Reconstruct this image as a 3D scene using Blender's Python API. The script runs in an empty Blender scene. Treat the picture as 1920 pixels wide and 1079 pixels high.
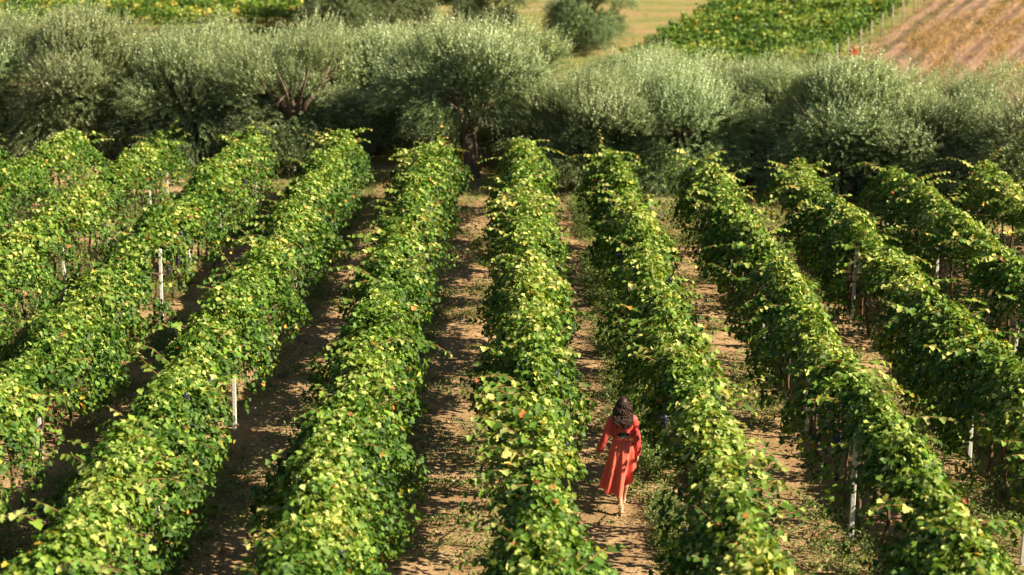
import bpy, bmesh, math, random
import numpy as np
from mathutils import Vector
C = bpy.context.scene
COL = C.collection
R = math.radians

# ------------------------------------------------------------------ camera, sky, sun
PITCH = R(13.24); CAMH = 8.57; FPX = 3209.0          # focal length in pixels of the 1920 px wide photograph
cd = bpy.data.cameras.new("camera"); cam = bpy.data.objects.new("camera", cd); COL.objects.link(cam)
cam.location = (0, 0, CAMH); cam.rotation_euler = (R(90) - PITCH, 0, 0)
cd.sensor_width = 36; cd.lens = FPX / 1920 * 36; cd.clip_end = 3000; cd.clip_start = 0.5
cd.dof.use_dof = True; cd.dof.focus_distance = 28; cd.dof.aperture_fstop = 1.15
C.camera = cam
SUN_EL = 38.0; SUN_AZ = 107.0      # degrees clockwise from +Y (the view direction): from the right, a little behind
wd = bpy.data.worlds.new("World"); C.world = wd; wd.use_nodes = True
nt = wd.node_tree; bg = nt.nodes['Background']
sky = nt.nodes.new('ShaderNodeTexSky'); sky.sky_type = 'NISHITA'; sky.sun_disc = False
sky.sun_elevation = R(SUN_EL); sky.sun_rotation = R(SUN_AZ)
nt.links.new(sky.outputs[0], bg.inputs[0]); bg.inputs[1].default_value = 0.038
sd = bpy.data.lights.new("sun", 'SUN'); sun = bpy.data.objects.new("sun", sd); COL.objects.link(sun)
sd.energy = 5.0; sd.angle = R(0.53); sd.color = (1.0, 0.87, 0.60)
sv = Vector((math.sin(R(SUN_AZ)) * math.cos(R(SUN_EL)), math.cos(R(SUN_AZ)) * math.cos(R(SUN_EL)), math.sin(R(SUN_EL))))
sun.rotation_euler = sv.to_track_quat('Z', 'Y').to_euler()
sun.location = (0, 0, 40)
C.view_settings.view_transform = 'Standard'; C.view_settings.look = 'None'
C.view_settings.exposure = 1.42; C.view_settings.gamma = 1
C.cycles.max_bounces = 8; C.cycles.transparent_max_bounces = 4
C.cycles.diffuse_bounces = 3; C.cycles.glossy_bounces = 2; C.cycles.transmission_bounces = 4

# ------------------------------------------------------------------ helpers
rng = np.random.default_rng(7)

def hsh(ix, iy, s):
    v = np.sin(ix * 127.1 + iy * 311.7 + s * 74.7) * 43758.5453
    return v - np.floor(v)
def vnoise(x, y, s=0.0):
    x = np.asarray(x, float); y = np.asarray(y, float)
    ix = np.floor(x); iy = np.floor(y); fx = x - ix; fy = y - iy
    fx = fx * fx * (3 - 2 * fx); fy = fy * fy * (3 - 2 * fy)
    a = hsh(ix, iy, s); b = hsh(ix + 1, iy, s); c = hsh(ix, iy + 1, s); d = hsh(ix + 1, iy + 1, s)
    return (a * (1 - fx) + b * fx) * (1 - fy) + (c * (1 - fx) + d * fx) * fy
def fbm(x, y, s=0.0, o=3):
    t = 0; a = .5; n = 0
    for k in range(o):
        t = t + a * vnoise(x * 2 ** k, y * 2 ** k, s + k * 3.1); n += a; a *= .5
    return t / n
def sstep(a, b, x):
    t = np.clip((x - a) / (b - a), 0, 1); return t * t * (3 - 2 * t)

def gz(x, y):
    """height of the ground"""
    x = np.asarray(x, float); y = np.asarray(y, float)
    yy = y + .45 * x
    z = -8.0 * sstep(62, 104, yy)
    z = z + .125 * np.maximum(y - 100, 0) + .00012 * np.maximum(y - 100, 0) ** 2
    z = z + .06 * np.maximum(x - 24, 0) * sstep(100, 160, y)
    z = z + (fbm(x * .03, y * .03, 5) - .5) * 1.6 * sstep(75, 130, yy)
    flat = 1 - sstep(60, 70, yy)
    z = z + flat * ((fbm(x * .9, y * .9, 2) - .5) * .10 + (fbm(x * 3.1, y * 3.1, 9) - .5) * .05)
    return z
def ray(px, py, h=0.0):
    """point at height h above the ground seen at a pixel of the 1920 px photograph"""
    u = (px - 960) / FPX; v = (py - 539.5) / FPX
    c, s = math.cos(PITCH), math.sin(PITCH)
    d = np.array([u, c - v * s, -s - v * c])
    t = 15.0
    while t < 900:
        p = d * t
        if CAMH + p[2] - h <= float(gz(p[0], p[1])): break
        t += .25
    return p[0], p[1], float(gz(p[0], p[1]))

def unit(a):
    return a / np.maximum(np.linalg.norm(a, axis=-1, keepdims=True), 1e-9)

def raw_mesh(name, verts, faces, mat, col=None, smooth=False):
    """verts (N,3), faces (M,k) of one size, col (N,3) stored as point colours"""
    me = bpy.data.meshes.new(name)
    fl = faces if isinstance(faces, list) else [faces]      # a second face array takes the second material
    n = len(verts); m = sum(len(f) for f in fl)
    li = np.concatenate([np.ascontiguousarray(f, np.int32).ravel() for f in fl])
    ls = np.concatenate([np.full(len(f), f.shape[1]) for f in fl]); ls = np.concatenate([[0], np.cumsum(ls)[:-1]]).astype(np.int32)
    me.vertices.add(n); me.vertices.foreach_set('co', np.ascontiguousarray(verts, np.float32).ravel())
    me.loops.add(len(li)); me.loops.foreach_set('vertex_index', li)
    me.polygons.add(m); me.polygons.foreach_set('loop_start', ls)
    if len(fl) > 1: me.polygons.foreach_set('material_index', np.concatenate([np.full(len(f), i) for i, f in enumerate(fl)]).astype(np.int32))
    if smooth: me.polygons.foreach_set('use_smooth', np.ones(m, bool))
    if col is not None:
        at = me.attributes.new('tint', 'FLOAT_VECTOR', 'POINT')
        at.data.foreach_set('vector', np.ascontiguousarray(col, np.float32).ravel())
    me.update(calc_edges=True)
    for q in (mat if isinstance(mat, list) else [mat]): me.materials.append(q)
    return me
def link(name, me, parent=None, loc=None):
    o = bpy.data.objects.new(name, me); COL.objects.link(o)
    if parent: o.parent = parent
    if loc is not None: o.location = loc
    return o
def tag(o, label=None, cat=None, group=None, kind=None):
    if label: o['label'] = label
    if cat: o['category'] = cat
    if group: o['group'] = group
    if kind: o['kind'] = kind
    return o
def empty(name, loc=(0, 0, 0), rz=0):
    o = bpy.data.objects.new(name, None); COL.objects.link(o); o.location = loc; o.rotation_euler = (0, 0, rz)
    o.empty_display_size = .2
    return o

# leaf templates (unit length 1): x across, y along, z lift
GRAPE = np.array([[0, 0, 0], [-.40, -.12, .05], [-.58, .30, .10], [-.36, .42, .05], [-.40, .74, .05], [0, 1.0, -.10],
                  [.40, .74, .05], [.36, .42, .05], [.58, .30, .10], [.40, -.12, .05]])
GRAPE_F = np.array([[0, 5, 4, 3, 2, 1], [0, 9, 8, 7, 6, 5]])
DIAM = np.array([[0, 0, 0], [-.5, .45, .06], [0, 1, 0], [.5, .45, .06]])
DIAM_F = np.array([[0, 3, 2, 1]])

def leaves(pos, tdir, nrm, size, tmpl, tf, width=1.0, fold=1.0):
    """instance a leaf template at every point; returns verts, faces"""
    t = unit(tdir); b = unit(np.cross(t, nrm)); n = np.cross(b, t)
    s = np.asarray(size)[:, None]
    T = tmpl
    V = pos[:, None, :] + (T[None, :, 0:1] * width * b[:, None, :] + T[None, :, 1:2] * t[:, None, :] + T[None, :, 2:3] * fold * n[:, None, :]) * s[:, None, :]
    N = len(pos); k = len(T)
    F = tf[None] + (np.arange(N) * k)[:, None, None]
    return V.reshape(-1, 3), F.reshape(-1, tf.shape[1])
def rep(c, k): return np.repeat(c, k, axis=0)

def tube(points, radii, seg=8, caps=True):
    """tapered tube as quads (degenerate caps as fans of quads avoided: closed with a small end ring)"""
    P = np.asarray(points, float); Rr = np.asarray(radii, float)
    if Rr.ndim == 1: Rr = np.stack([Rr, Rr], 1)
    T = np.gradient(P, axis=0); T = unit(T)
    ref = np.array([0, 1, 0.]) if abs(T[0][1]) < .9 else np.array([1, 0, 0.])
    vs = []
    for i in range(len(P)):
        a = unit(np.cross(T[i], ref)); b = np.cross(a, T[i])
        ph = np.linspace(0, 2 * math.pi, seg, endpoint=False)
        vs.append(P[i] + np.outer(np.cos(ph), a) * Rr[i, 0] + np.outer(np.sin(ph), b) * Rr[i, 1])
    fs = []
    for i in range(len(P) - 1):
        for j in range(seg):
            fs.append((i * seg + j, i * seg + (j + 1) % seg, (i + 1) * seg + (j + 1) % seg, (i + 1) * seg + j))
    V = np.concatenate(vs)
    if caps:
        n = len(P)
        for i in (0, n - 1):
            V = np.concatenate([V, P[i:i + 1]]); c = len(V) - 1
            for j in range(0, seg, 2):
                q = (i * seg + j, i * seg + (j + 1) % seg, i * seg + (j + 2) % seg, c)
                fs.append(q if i else q[::-1])
    return V, np.array(fs)
def merge(parts):
    vs, fs, o = [], [], 0
    for v, f in parts:
        vs.append(v); fs.append(f + o); o += len(v)
    return np.concatenate(vs), np.concatenate(fs)

# ------------------------------------------------------------------ materials
def newmat(name):
    m = bpy.data.materials.new(name); m.use_nodes = True
    nt = m.node_tree; nt.nodes.clear()
    return m, nt, nt.nodes, nt.links
def ramp(nodes, stops, interp='LINEAR'):
    r = nodes.new('ShaderNodeValToRGB'); cr = r.color_ramp; cr.interpolation = interp
    while len(cr.elements) > 1: cr.elements.remove(cr.elements[-1])
    cr.elements[0].position = stops[0][0]; cr.elements[0].color = (*stops[0][1], 1)
    for p, c in stops[1:]:
        e = cr.elements.new(p); e.color = (*c, 1)
    return r
def leaf_mat(name, stops, back=None, transl=.35, rough=.55, spec=.3):
    """tint.x picks the leaf's own hue along the ramp, tint.y its own value"""
    m, nt, N, L = newmat(name)
    at = N.new('ShaderNodeAttribute'); at.attribute_name = 'tint'
    sp = N.new('ShaderNodeSeparateXYZ'); L.new(at.outputs['Vector'], sp.inputs[0])
    r = ramp(N, stops); L.new(sp.outputs[0], r.inputs[0])
    mul = N.new('ShaderNodeMix'); mul.data_type = 'RGBA'; mul.blend_type = 'MULTIPLY'; mul.inputs[0].default_value = 1
    mr = N.new('ShaderNodeMapRange'); mr.inputs[3].default_value = .6; mr.inputs[4].default_value = 1.35
    L.new(sp.outputs[1], mr.inputs[0])
    L.new(r.outputs[0], mul.inputs[6]); L.new(mr.outputs[0], mul.inputs[7])
    colr = mul.outputs[2]
    if back:      # every tree has a slightly different green
        oi = N.new('ShaderNodeObjectInfo'); hs = N.new('ShaderNodeHueSaturation')
        a1 = N.new('ShaderNodeMapRange'); a1.inputs[3].default_value = .9; a1.inputs[4].default_value = 1.32; L.new(oi.outputs['Random'], a1.inputs[0])
        a2 = N.new('ShaderNodeMapRange'); a2.inputs[3].default_value = .48; a2.inputs[4].default_value = .515; L.new(oi.outputs['Random'], a2.inputs[0])
        L.new(a1.outputs[0], hs.inputs['Value']); L.new(a2.outputs[0], hs.inputs['Hue']); L.new(colr, hs.inputs['Color']); colr = hs.outputs[0]
    if back:
        ge = N.new('ShaderNodeNewGeometry'); mx = N.new('ShaderNodeMix'); mx.data_type = 'RGBA'
        L.new(ge.outputs['Backfacing'], mx.inputs[0]); L.new(colr, mx.inputs[6]); mx.inputs[7].default_value = (*back, 1)
        colr = mx.outputs[2]
    pb = N.new('ShaderNodeBsdfPrincipled'); pb.inputs['Roughness'].default_value = rough
    pb.inputs['Specular IOR Level'].default_value = spec
    L.new(colr, pb.inputs['Base Color'])
    tr = N.new('ShaderNodeBsdfTranslucent')
    tc = N.new('ShaderNodeMix'); tc.data_type = 'RGBA'; tc.blend_type = 'MULTIPLY'; tc.inputs[0].default_value = 1
    L.new(colr, tc.inputs[6]); tc.inputs[7].default_value = (1.5, 1.4, .5, 1); L.new(tc.outputs[2], tr.inputs[0])
    ms = N.new('ShaderNodeMixShader'); ms.inputs[0].default_value = transl
    L.new(pb.outputs[0], ms.inputs[1]); L.new(tr.outputs[0], ms.inputs[2])
    o = N.new('ShaderNodeOutputMaterial'); L.new(ms.outputs[0], o.inputs[0])
    return m
def solid(name, colr, rough=.7, noise=.25, scale=8, bump=.3, spec=.3, stretch=(1, 1, 1)):
    m, nt, N, L = newmat(name)
    tc = N.new('ShaderNodeTexCoord'); mp = N.new('ShaderNodeMapping'); mp.inputs['Scale'].default_value = stretch
    L.new(tc.outputs['Object'], mp.inputs[0])
    nz = N.new('ShaderNodeTexNoise'); nz.inputs['Scale'].default_value = scale; nz.inputs['Detail'].default_value = 6
    L.new(mp.outputs[0], nz.inputs['Vector'])
    a = tuple(min(1, c * (1 - noise)) for c in colr); b = tuple(min(1, c * (1 + noise)) for c in colr)
    r = ramp(N, [(.3, a), (.7, b)]); L.new(nz.outputs[0], r.inputs[0])
    pb = N.new('ShaderNodeBsdfPrincipled'); pb.inputs['Roughness'].default_value = rough
    pb.inputs['Specular IOR Level'].default_value = spec
    L.new(r.outputs[0], pb.inputs['Base Color'])
    bp = N.new('ShaderNodeBump'); bp.inputs['Strength'].default_value = bump; bp.inputs['Distance'].default_value = .02
    L.new(nz.outputs[0], bp.inputs['Height']); L.new(bp.outputs[0], pb.inputs['Normal'])
    o = N.new('ShaderNodeOutputMaterial'); L.new(pb.outputs[0], o.inputs[0])
    return m

M_VINE = leaf_mat('vine_leaf', [(0, (.020, .055, .010)), (.28, (.050, .120, .014)), (.52, (.10, .195, .022)), (.70, (.21, .30, .040)),
                                (.86, (.42, .46, .16)), (.93, (.52, .44, .05)), (.965, (.50, .20, .04)), (1, (.22, .05, .03))], transl=.24)
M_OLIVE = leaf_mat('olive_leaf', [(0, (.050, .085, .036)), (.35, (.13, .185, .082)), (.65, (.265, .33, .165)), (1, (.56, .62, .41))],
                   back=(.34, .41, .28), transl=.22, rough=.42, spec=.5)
M_WEED = leaf_mat('weed_leaf', [(0, (.05, .085, .025)), (.5, (.15, .21, .06)), (.8, (.29, .31, .12)), (1, (.42, .36, .17))], transl=.25)
M_DRY = leaf_mat('dry_grass', [(0, (.16, .17, .06)), (.5, (.40, .26, .11)), (1, (.58, .40, .20))], transl=.2, rough=.8)
M_YEL = leaf_mat('yellow_flower', [(0, (.10, .16, .03)), (.5, (.35, .36, .03)), (1, (.62, .48, .03))], transl=.3)
M_BARK = solid('olive_bark', (.14, .105, .08), .9, .5, 14, 1.0, stretch=(1, 1, .25))
M_STEM = solid('vine_bark', (.11, .07, .045), .9, .4, 30, .8, stretch=(1, 1, .3))
M_CANE = solid('cane', (.33, .15, .08), .7, .3, 30, .2)
M_POST = solid('concrete', (.62, .61, .60), .85, .18, 25, .3)
M_WOOD = solid('grey_wood', (.40, .35, .29), .85, .25, 20, .4)
M_GRAPE = solid('grape_skin', (.020, .022, .050), .45, .5, 12, .05, .5)
M_CLOD = solid('clod', (.34, .22, .135), .95, .35, 3, .5)

def ground_material():
    fa, fb = ray(1592, 112), ray(1742, 0); fang = math.atan2(fb[1] - fa[1], fb[0] - fa[0]) - R(90)     # rows of the field run along its fence
    m, nt, N, L = newmat('soil')
    tc = N.new('ShaderNodeTexCoord')
    def noise(scale, det=6, rough=.55, sc=None):
        n = N.new('ShaderNodeTexNoise'); n.inputs['Scale'].default_value = scale; n.inputs['Detail'].default_value = det; n.inputs['Roughness'].default_value = rough
        if sc:
            mp = N.new('ShaderNodeMapping'); mp.inputs['Scale'].default_value = sc[0]; mp.inputs['Rotation'].default_value = (0, 0, sc[1]); mp.vector_type = 'TEXTURE'; mp.inputs['Scale'].default_value = tuple(1 / q for q in sc[0])
            L.new(tc.outputs['Object'], mp.inputs[0]); L.new(mp.outputs[0], n.inputs[0])
        else: L.new(tc.outputs['Object'], n.inputs[0])
        return n
    def mix(a, b, f, typ='MIX'):
        x = N.new('ShaderNodeMix'); x.data_type = 'RGBA'; x.blend_type = typ
        for s, i in ((a, 6), (b, 7)):
            if isinstance(s, tuple): x.inputs[i].default_value = (*s, 1)
            else: L.new(s, x.inputs[i])
        if isinstance(f, float): x.inputs[0].default_value = f
        else: L.new(f, x.inputs[0])
        return x.outputs[2]
    n1 = noise(1.3); r1 = ramp(N, [(.3, (.26, .165, .090)), (.55, (.38, .255, .145)), (.75, (.50, .36, .22))]); L.new(n1.outputs[0], r1.inputs[0])
    n2 = noise(22, 8, .7); r2 = ramp(N, [(.3, (.62, .62, .62)), (.7, (1.25, 1.22, 1.2))]); L.new(n2.outputs[0], r2.inputs[0])
    soil = mix(r1.outputs[0], r2.outputs[0], 1.0, 'MULTIPLY')
    # headland: dry straw coloured grass
    n3 = noise(9, 8, .7); r3 = ramp(N, [(.3, (.33, .23, .12)), (.5, (.46, .35, .20)), (.7, (.30, .30, .12))]); L.new(n3.outputs[0], r3.inputs[0])
    # far grove: tan and green streaks
    n4 = noise(.28, 8, .62, ((.35, 1.6, 1), .12)); r4 = ramp(N, [(.32, (.29, .19, .11)), (.44, (.25, .20, .085)), (.53, (.14, .17, .05)), (.59, (.28, .21, .11)), (.70, (.46, .30, .21))]); L.new(n4.outputs[0], r4.inputs[0])
    # brown stubble field: orange and mauve streaks
    n5 = noise(.5, 9, .68, ((1.9, .45, 1), fang)); r5 = ramp(N, [(.30, (.13, .13, .05)), (.40, (.20, .135, .10)), (.48, (.32, .19, .13)), (.55, (.22, .15, .115)), (.62, (.40, .24, .11)), (.72, (.36, .25, .18))]); L.new(n5.outputs[0], r5.inputs[0])
    wv = N.new('ShaderNodeTexWave'); wv.inputs['Scale'].default_value = .2; wv.inputs['Distortion'].default_value = 2.5; wv.inputs['Detail'].default_value = 4
    mpw = N.new('ShaderNodeMapping'); mpw.vector_type = 'TEXTURE'; mpw.inputs['Rotation'].default_value = (0, 0, fang); L.new(tc.outputs['Object'], mpw.inputs[0]); L.new(mpw.outputs[0], wv.inputs[0])
    rw = ramp(N, [(.15, (.55, .55, .55)), (.6, (1.1, 1.1, 1.1))]); L.new(wv.outputs[0], rw.inputs[0])
    n6 = noise(3.0, 6, .7); r6 = ramp(N, [(.3, (.6, .6, .6)), (.7, (1.3, 1.3, 1.3))]); L.new(n6.outputs[0], r6.inputs[0])
    at = N.new('ShaderNodeAttribute'); at.attribute_name = 'tint'
    sp = N.new('ShaderNodeSeparateXYZ'); L.new(at.outputs['Vector'], sp.inputs[0])
    a = mix(soil, r3.outputs[0], sp.outputs[0])
    f4 = mix(r4.outputs[0], r6.outputs[0], .6, 'MULTIPLY'); f5 = mix(mix(r5.outputs[0], rw.outputs[0], .8, 'MULTIPLY'), r6.outputs[0], .8, 'MULTIPLY')
    a = mix(a, f4, sp.outputs[1]); a = mix(a, f5, sp.outputs[2])
    pb = N.new('ShaderNodeBsdfPrincipled'); pb.inputs['Roughness'].default_value = .95; pb.inputs['Specular IOR Level'].default_value = .1
    L.new(a, pb.inputs['Base Color'])
    ad = N.new('ShaderNodeMath'); ad.operation = 'ADD'; L.new(n2.outputs[0], ad.inputs[0]); L.new(n6.outputs[0], ad.inputs[1])
    bp = N.new('ShaderNodeBump'); bp.inputs['Strength'].default_value = .8; bp.inputs['Distance'].default_value = .05
    L.new(ad.outputs[0], bp.inputs['Height']); L.new(bp.outputs[0], pb.inputs['Normal'])
    o = N.new('ShaderNodeOutputMaterial'); L.new(pb.outputs[0], o.inputs[0])
    return m
M_GROUND = ground_material()

# ------------------------------------------------------------------ ground sheet
def axis(segs):
    out = []
    for a, b, st in segs: out.append(np.arange(a, b, st))
    return np.concatenate(out + [np.array([segs[-1][1]])])
FA = ray(1592, 112); FB = ray(1742, 0)      # the fence line between far vines and the brown field
xs = axis([(-500, -60, 20), (-60, -18, 1.5), (-18, 18, .12), (18, 70, 1.0), (70, 500, 20)])
ys = axis([(-60, 8, 4), (8, 56, .15), (56, 95, .8), (95, 190, .9), (190, 900, 20)])
X, Y = np.meshgrid(xs, ys); Z = gz(X, Y)
nx, ny = len(xs), len(ys)
yy = Y + .45 * X
head = sstep(47.2, 48.6, yy + (fbm(X, Y, 4) - .5) * 2)
grove = sstep(63, 71, yy)
side = (FB[0] - FA[0]) * (Y - FA[1]) - (FB[1] - FA[1]) * (X - FA[0])
fl = math.hypot(FB[0] - FA[0], FB[1] - FA[1])
field = sstep(-.2, .6, -side / fl + (fbm(X * .6, Y * .6, 3) - .5) * .8) * sstep(60, 75, yy)
idx = np.arange(nx * ny).reshape(ny, nx)
F = np.stack([idx[:-1, :-1], idx[:-1, 1:], idx[1:, 1:], idx[1:, :-1]], -1).reshape(-1, 4)
me = raw_mesh('ground', np.stack([X, Y, Z], -1).reshape(-1, 3), F, M_GROUND, np.stack([head, grove, field], -1).reshape(-1, 3), True)
tag(link('ground', me), kind='structure')

# ------------------------------------------------------------------ vine rows
ROWX = {k: .28 + 2.24 * k for k in range(0, 8)}
ROWX.update({-k: .26 - 2.49 * k for k in range(1, 8)})
Y0 = 11.0
def row_end(x): return 45.8 - .47 * min(max(x, -4.2), 8.8)
TOP = 1.9

POSTS = []    # (row, y, side offset, visible gap)
for k in ROWX:
    ph = {3: 33.2, -3: 33.2, 2: 26.4, -2: 26.4, 4: 35.3, -4: 35.3}.get(k, 28.6 + (k * 1.7) % 3)
    y = ph; stp = 4.15 if abs(k) == 3 else 4.95
    while y - stp > Y0: y -= stp
    while y < row_end(ROWX[k]) - 1.5:
        gap = (k in (-3, 3) and (abs(y - 33.2) < 1 or abs(y - 20.75) < 1)) or (k == 2 and 20 < y < 24) or (k == -2 and 24 < y < 27) or (abs(k) == 4 and abs(y - 35.3) < 1)
        POSTS.append((k, y, gap)); y += stp
    POSTS.append((k, row_end(ROWX[k]) - .25, False))

def tint_vine(n, z, seed, y, r2):
    """hue of each leaf: a clumpy mix of green and yellowing leaves, yellower in the crest that gets the most sun"""
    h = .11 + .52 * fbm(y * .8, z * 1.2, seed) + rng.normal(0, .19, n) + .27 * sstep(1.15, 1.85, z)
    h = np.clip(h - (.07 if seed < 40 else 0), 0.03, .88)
    spot = fbm(y * .8 + 31, z * 1.9, seed + 5)
    u = rng.random(n)
    h = np.where((u < .012 + .08 * sstep(.66, .8, spot)), rng.uniform(.88, 1.0, n), h)
    return np.stack([h, rng.random(n), np.zeros(n)], 1)

def canes(starts, dirs, lens, droop, size0, seed):
    """long shoots: arching lines with alternate leaves"""
    P, T, Nn, S = [], [], [], []; tubes = []
    for s, d, l, dr in zip(starts, dirs, lens, droop):
        n = max(4, int(l / .055)); d = unit(np.array(d, float)); p = np.array(s, float); pts = [p.copy()]
        for i in range(n):
            d = unit(d + np.array([0, 0, -dr]) * .055 + rng.normal(0, .05, 3)); p = p + d * .055
            pts.append(p.copy())
            sd = unit(np.cross(d, [0, 0, 1.])) * (1 if i % 2 else -1)
            P.append(p + sd * .03); T.append(sd * .7 + d * .35 + np.array([0, 0, -.35]) + rng.normal(0, .25, 3))
            Nn.append(np.array([0, 0, 1.]) + rng.normal(0, .35, 3)); S.append(size0 * (1 - .55 * i / n) * rng.uniform(.8, 1.15))
        tubes.append(tube(pts[::3] + [pts[-1]], np.linspace(.006, .002, len(pts[::3]) + 1), 4, False))
    return np.array(P), np.array(T), np.array(Nn), np.array(S), tubes

def build_row(k):
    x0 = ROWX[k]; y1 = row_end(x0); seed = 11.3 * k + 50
    vis0 = Y0
    if abs(k) >= 3: vis0 = max(Y0, abs(x0) * 3.0 - 6)   # rows further aside enter the frame further away
    L = y1 - vis0
    dens = 2900 if abs(k) <= 3 else 2200
    n = int(L * dens)
    y = vis0 + rng.random(n) * L
    # angle round the section: 0 = crest, +-1 = the lower skirts
    a = np.clip(rng.normal(0, .62, n), -1.25, 1.25); a = np.where(np.abs(a) > 1.2, rng.uniform(-1.1, 1.1, n), a)
    ph = a * 2.05
    lump = fbm(y * 1.25, a * 2.2, seed, 2) - .5; fine = fbm(y * 4.5, a * 6, seed + 9, 2) - .5
    big = fbm(y * .45, np.sign(a) * 3.0 + 0 * y, seed + 4, 2) - .5
    depth = rng.random(n) ** 1.5
    rr = 1 + .55 * lump + .42 * fine + .62 * big - .58 * depth
    hw = .67 * (1 + .15 * np.sin(y * 2 * math.pi / 4.95))
    crest = TOP - 1.08 + .50 * (fbm(y * .8, 0 * y, seed + 2) - .5) + .22 * (fbm(y * 2.5, 0 * y, seed + 3) - .5)
    # narrow the side that shows a post
    inner = -1 if k > 0 else 1
    for (kk, yp, gap) in POSTS:
        if kk == k and gap:
            w = np.exp(-((y - yp + .55) / .75) ** 2)
            hw = hw * (1 - .22 * w * (np.sign(a) == inner))
    lx = hw * np.sin(ph) * rr * (1.0 + .20 * sstep(.35, .95, np.abs(a)))
    lz = 1.08 + np.where(np.cos(ph) > 0, crest, .86) * np.cos(ph) * np.sqrt(np.clip(rr, .3, 2))
    lx = lx * (1 - .43 * sstep(.8, 1.95, lz)) + .035 * rng.normal(0, 1, n)     # a tent: narrow ridge, wide skirts
    # hanging skirts
    keep = rng.random(n) < np.where(lz < .4, .6, 1.0) * np.where(depth > .5, .75, 1)
    keep &= lz > .12
    # open lanes in the lower half, between one vine and the next, that let low sun through to the path
    lane = fbm((y + .31 * lx) * 1.7, 0 * y, seed + 30, 2)
    lt = .44 if -1 <= k <= 2 else .50
    keep &= ~((lane > lt) & (lz < (1.3 if -1 <= k <= 2 else 1.1) + .3 * (lane - lt) / .3) & (rng.random(n) < .93))
    keep &= ~((lz < .35) & (rng.random(n) < .3))
    if k == 1: keep &= ~((np.abs(y + .31 * lx - 22.45) < .5) & (lz < 2.0) & (rng.random(n) < .92))
    if k == 0: keep &= ~((y > 19.2) & (y < 22.8) & (lx > .60))
    if k == 1: keep &= ~((y > 20.2) & (y < 23.8) & (lx < -.55))
    # pockets of thin foliage
    pocket = fbm(y * 1.7 + 9, a * 2.6, seed + 17, 2)
    keep &= ~((pocket > .69) & (rng.random(n) < .75))
    for (kk, yp, gap) in POSTS:
        if kk == k and gap:
            big_w = abs(k) == 3 and yp > 30; t = yp - y; off = .20 if big_w else .40 if abs(k) == 3 else .24; z0, z1 = (.55, 1.62) if big_w else (.5, .9)
            keep &= ~((t > -.08) & (t < 3.2) & (lz > z0 + .2 * t) & (lz < z1 + .26 * t) & (np.abs(lx * inner - off - .2 * t) < (.19 if big_w else .09)))
    y, a, lx, lz, ph, depth = [q[keep] for q in (y, a, lx, lz, ph, depth)]; n = len(y)
    endf = sstep(0, .5, y1 - y)
    lz = 1.0 + (lz - 1.0) * (.55 + .45 * endf)
    pos = np.stack([x0 + lx, y + rng.normal(0, .03, n), lz + gz(x0 + lx, y) * .6], 1)
    out = np.stack([np.sin(ph), rng.normal(0, .15, n), np.cos(ph) * .8], 1)
    nrm = unit(out) * .9 + np.array([0, 0, .55]) + rng.normal(0, .58, (n, 3))
    td = unit(out) * .35 + np.array([0, 0, -.75]) + rng.normal(0, .45, (n, 3))
    td[:, 0] += np.sign(a) * .35
    size = rng.uniform(.042, .088, n)
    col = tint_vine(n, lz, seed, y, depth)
    # long shoots
    nc = int(L * 4.5)
    sy = vis0 + rng.random(nc) * L; sg = rng.choice([-1, 1], nc)
    if k == 1: sg = np.where((sy > 18.5) & (sy < 24.5), 1, sg)
    if k == 0: sg = np.where((sy > 17) & (sy < 23), -1, sg)
    st = np.stack([x0 + sg * rng.uniform(.05, .4, nc), sy, rng.uniform(1.25, 1.9, nc)], 1)
    dr = np.stack([sg * rng.uniform(.5, 1.0, nc), rng.uniform(-.6, .6, nc), rng.uniform(.1, .9, nc)], 1)
    ln = rng.uniform(.3, .8, nc); dp = rng.uniform(.8, 2.6, nc)
    S0, D0, L0, P0 = list(st), list(dr), list(ln), list(dp)
    for (kk, s, d, l, dpp) in LONG:
        if kk == k: S0.append(np.array(s)); D0.append(np.array(d)); L0.append(l); P0.append(dpp)
    cp, ct, cn, cs, ctub = canes(S0, D0, L0, P0, .125, seed)
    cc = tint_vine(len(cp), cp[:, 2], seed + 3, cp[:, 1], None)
    pos = np.concatenate([pos, cp]); td = np.concatenate([td, ct]); nrm = np.concatenate([nrm, cn]); size = np.concatenate([size, cs]); col = np.concatenate([col, cc])
    V, Fc = leaves(pos, td, nrm, size, GRAPE, GRAPE_F, 1.0, 1.8)
    root = empty('vine_row', (x0, vis0, 0))
    v, f = merge(ctub); V0 = np.concatenate([V, v]) - np.array([x0, vis0, 0])
    me = raw_mesh('foliage', V0, [Fc, f + len(V)], [M_VINE, M_CANE], np.concatenate([rep(col, len(GRAPE)), np.zeros((len(v), 3))]))
    link('foliage', me, root)
    # trunks
    ty = vis0 + .5
    j = 0
    while ty < y1 - .3:
        o = link('trunk', TRUNKS[j % 4], root, (rng.uniform(-.05, .05), ty - vis0, 0)); o.rotation_euler = (0, 0, rng.uniform(0, 6.28))
        ty += 1.05 + rng.uniform(-.1, .1); j += 1
    # grape bunches
    m = int(L * (.5 if abs(k) <= 3 else .35))
    for q in range(m):
        gy = vis0 + rng.random() * L; sgn = rng.choice([-1, 1]); h = rng.uniform(.55, 1.0)
        aa = math.acos(min(1, max(-1, (h - .15) / .9)))
        hh = rng.uniform(1.05, 1.8); xx = sgn * (.52 * math.sqrt(max(0.03, 1 - ((hh - 1.08) / .86) ** 2)) - .05)
        o = link('grape_bunch', BUNCH[q % 3], root, (xx, gy - vis0, hh)); o.rotation_euler = (rng.uniform(-.2, .2), rng.uniform(-.2, .2), rng.uniform(0, 6))
        o.scale = [rng.uniform(.75, 1.05)] * 3
    return root

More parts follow.
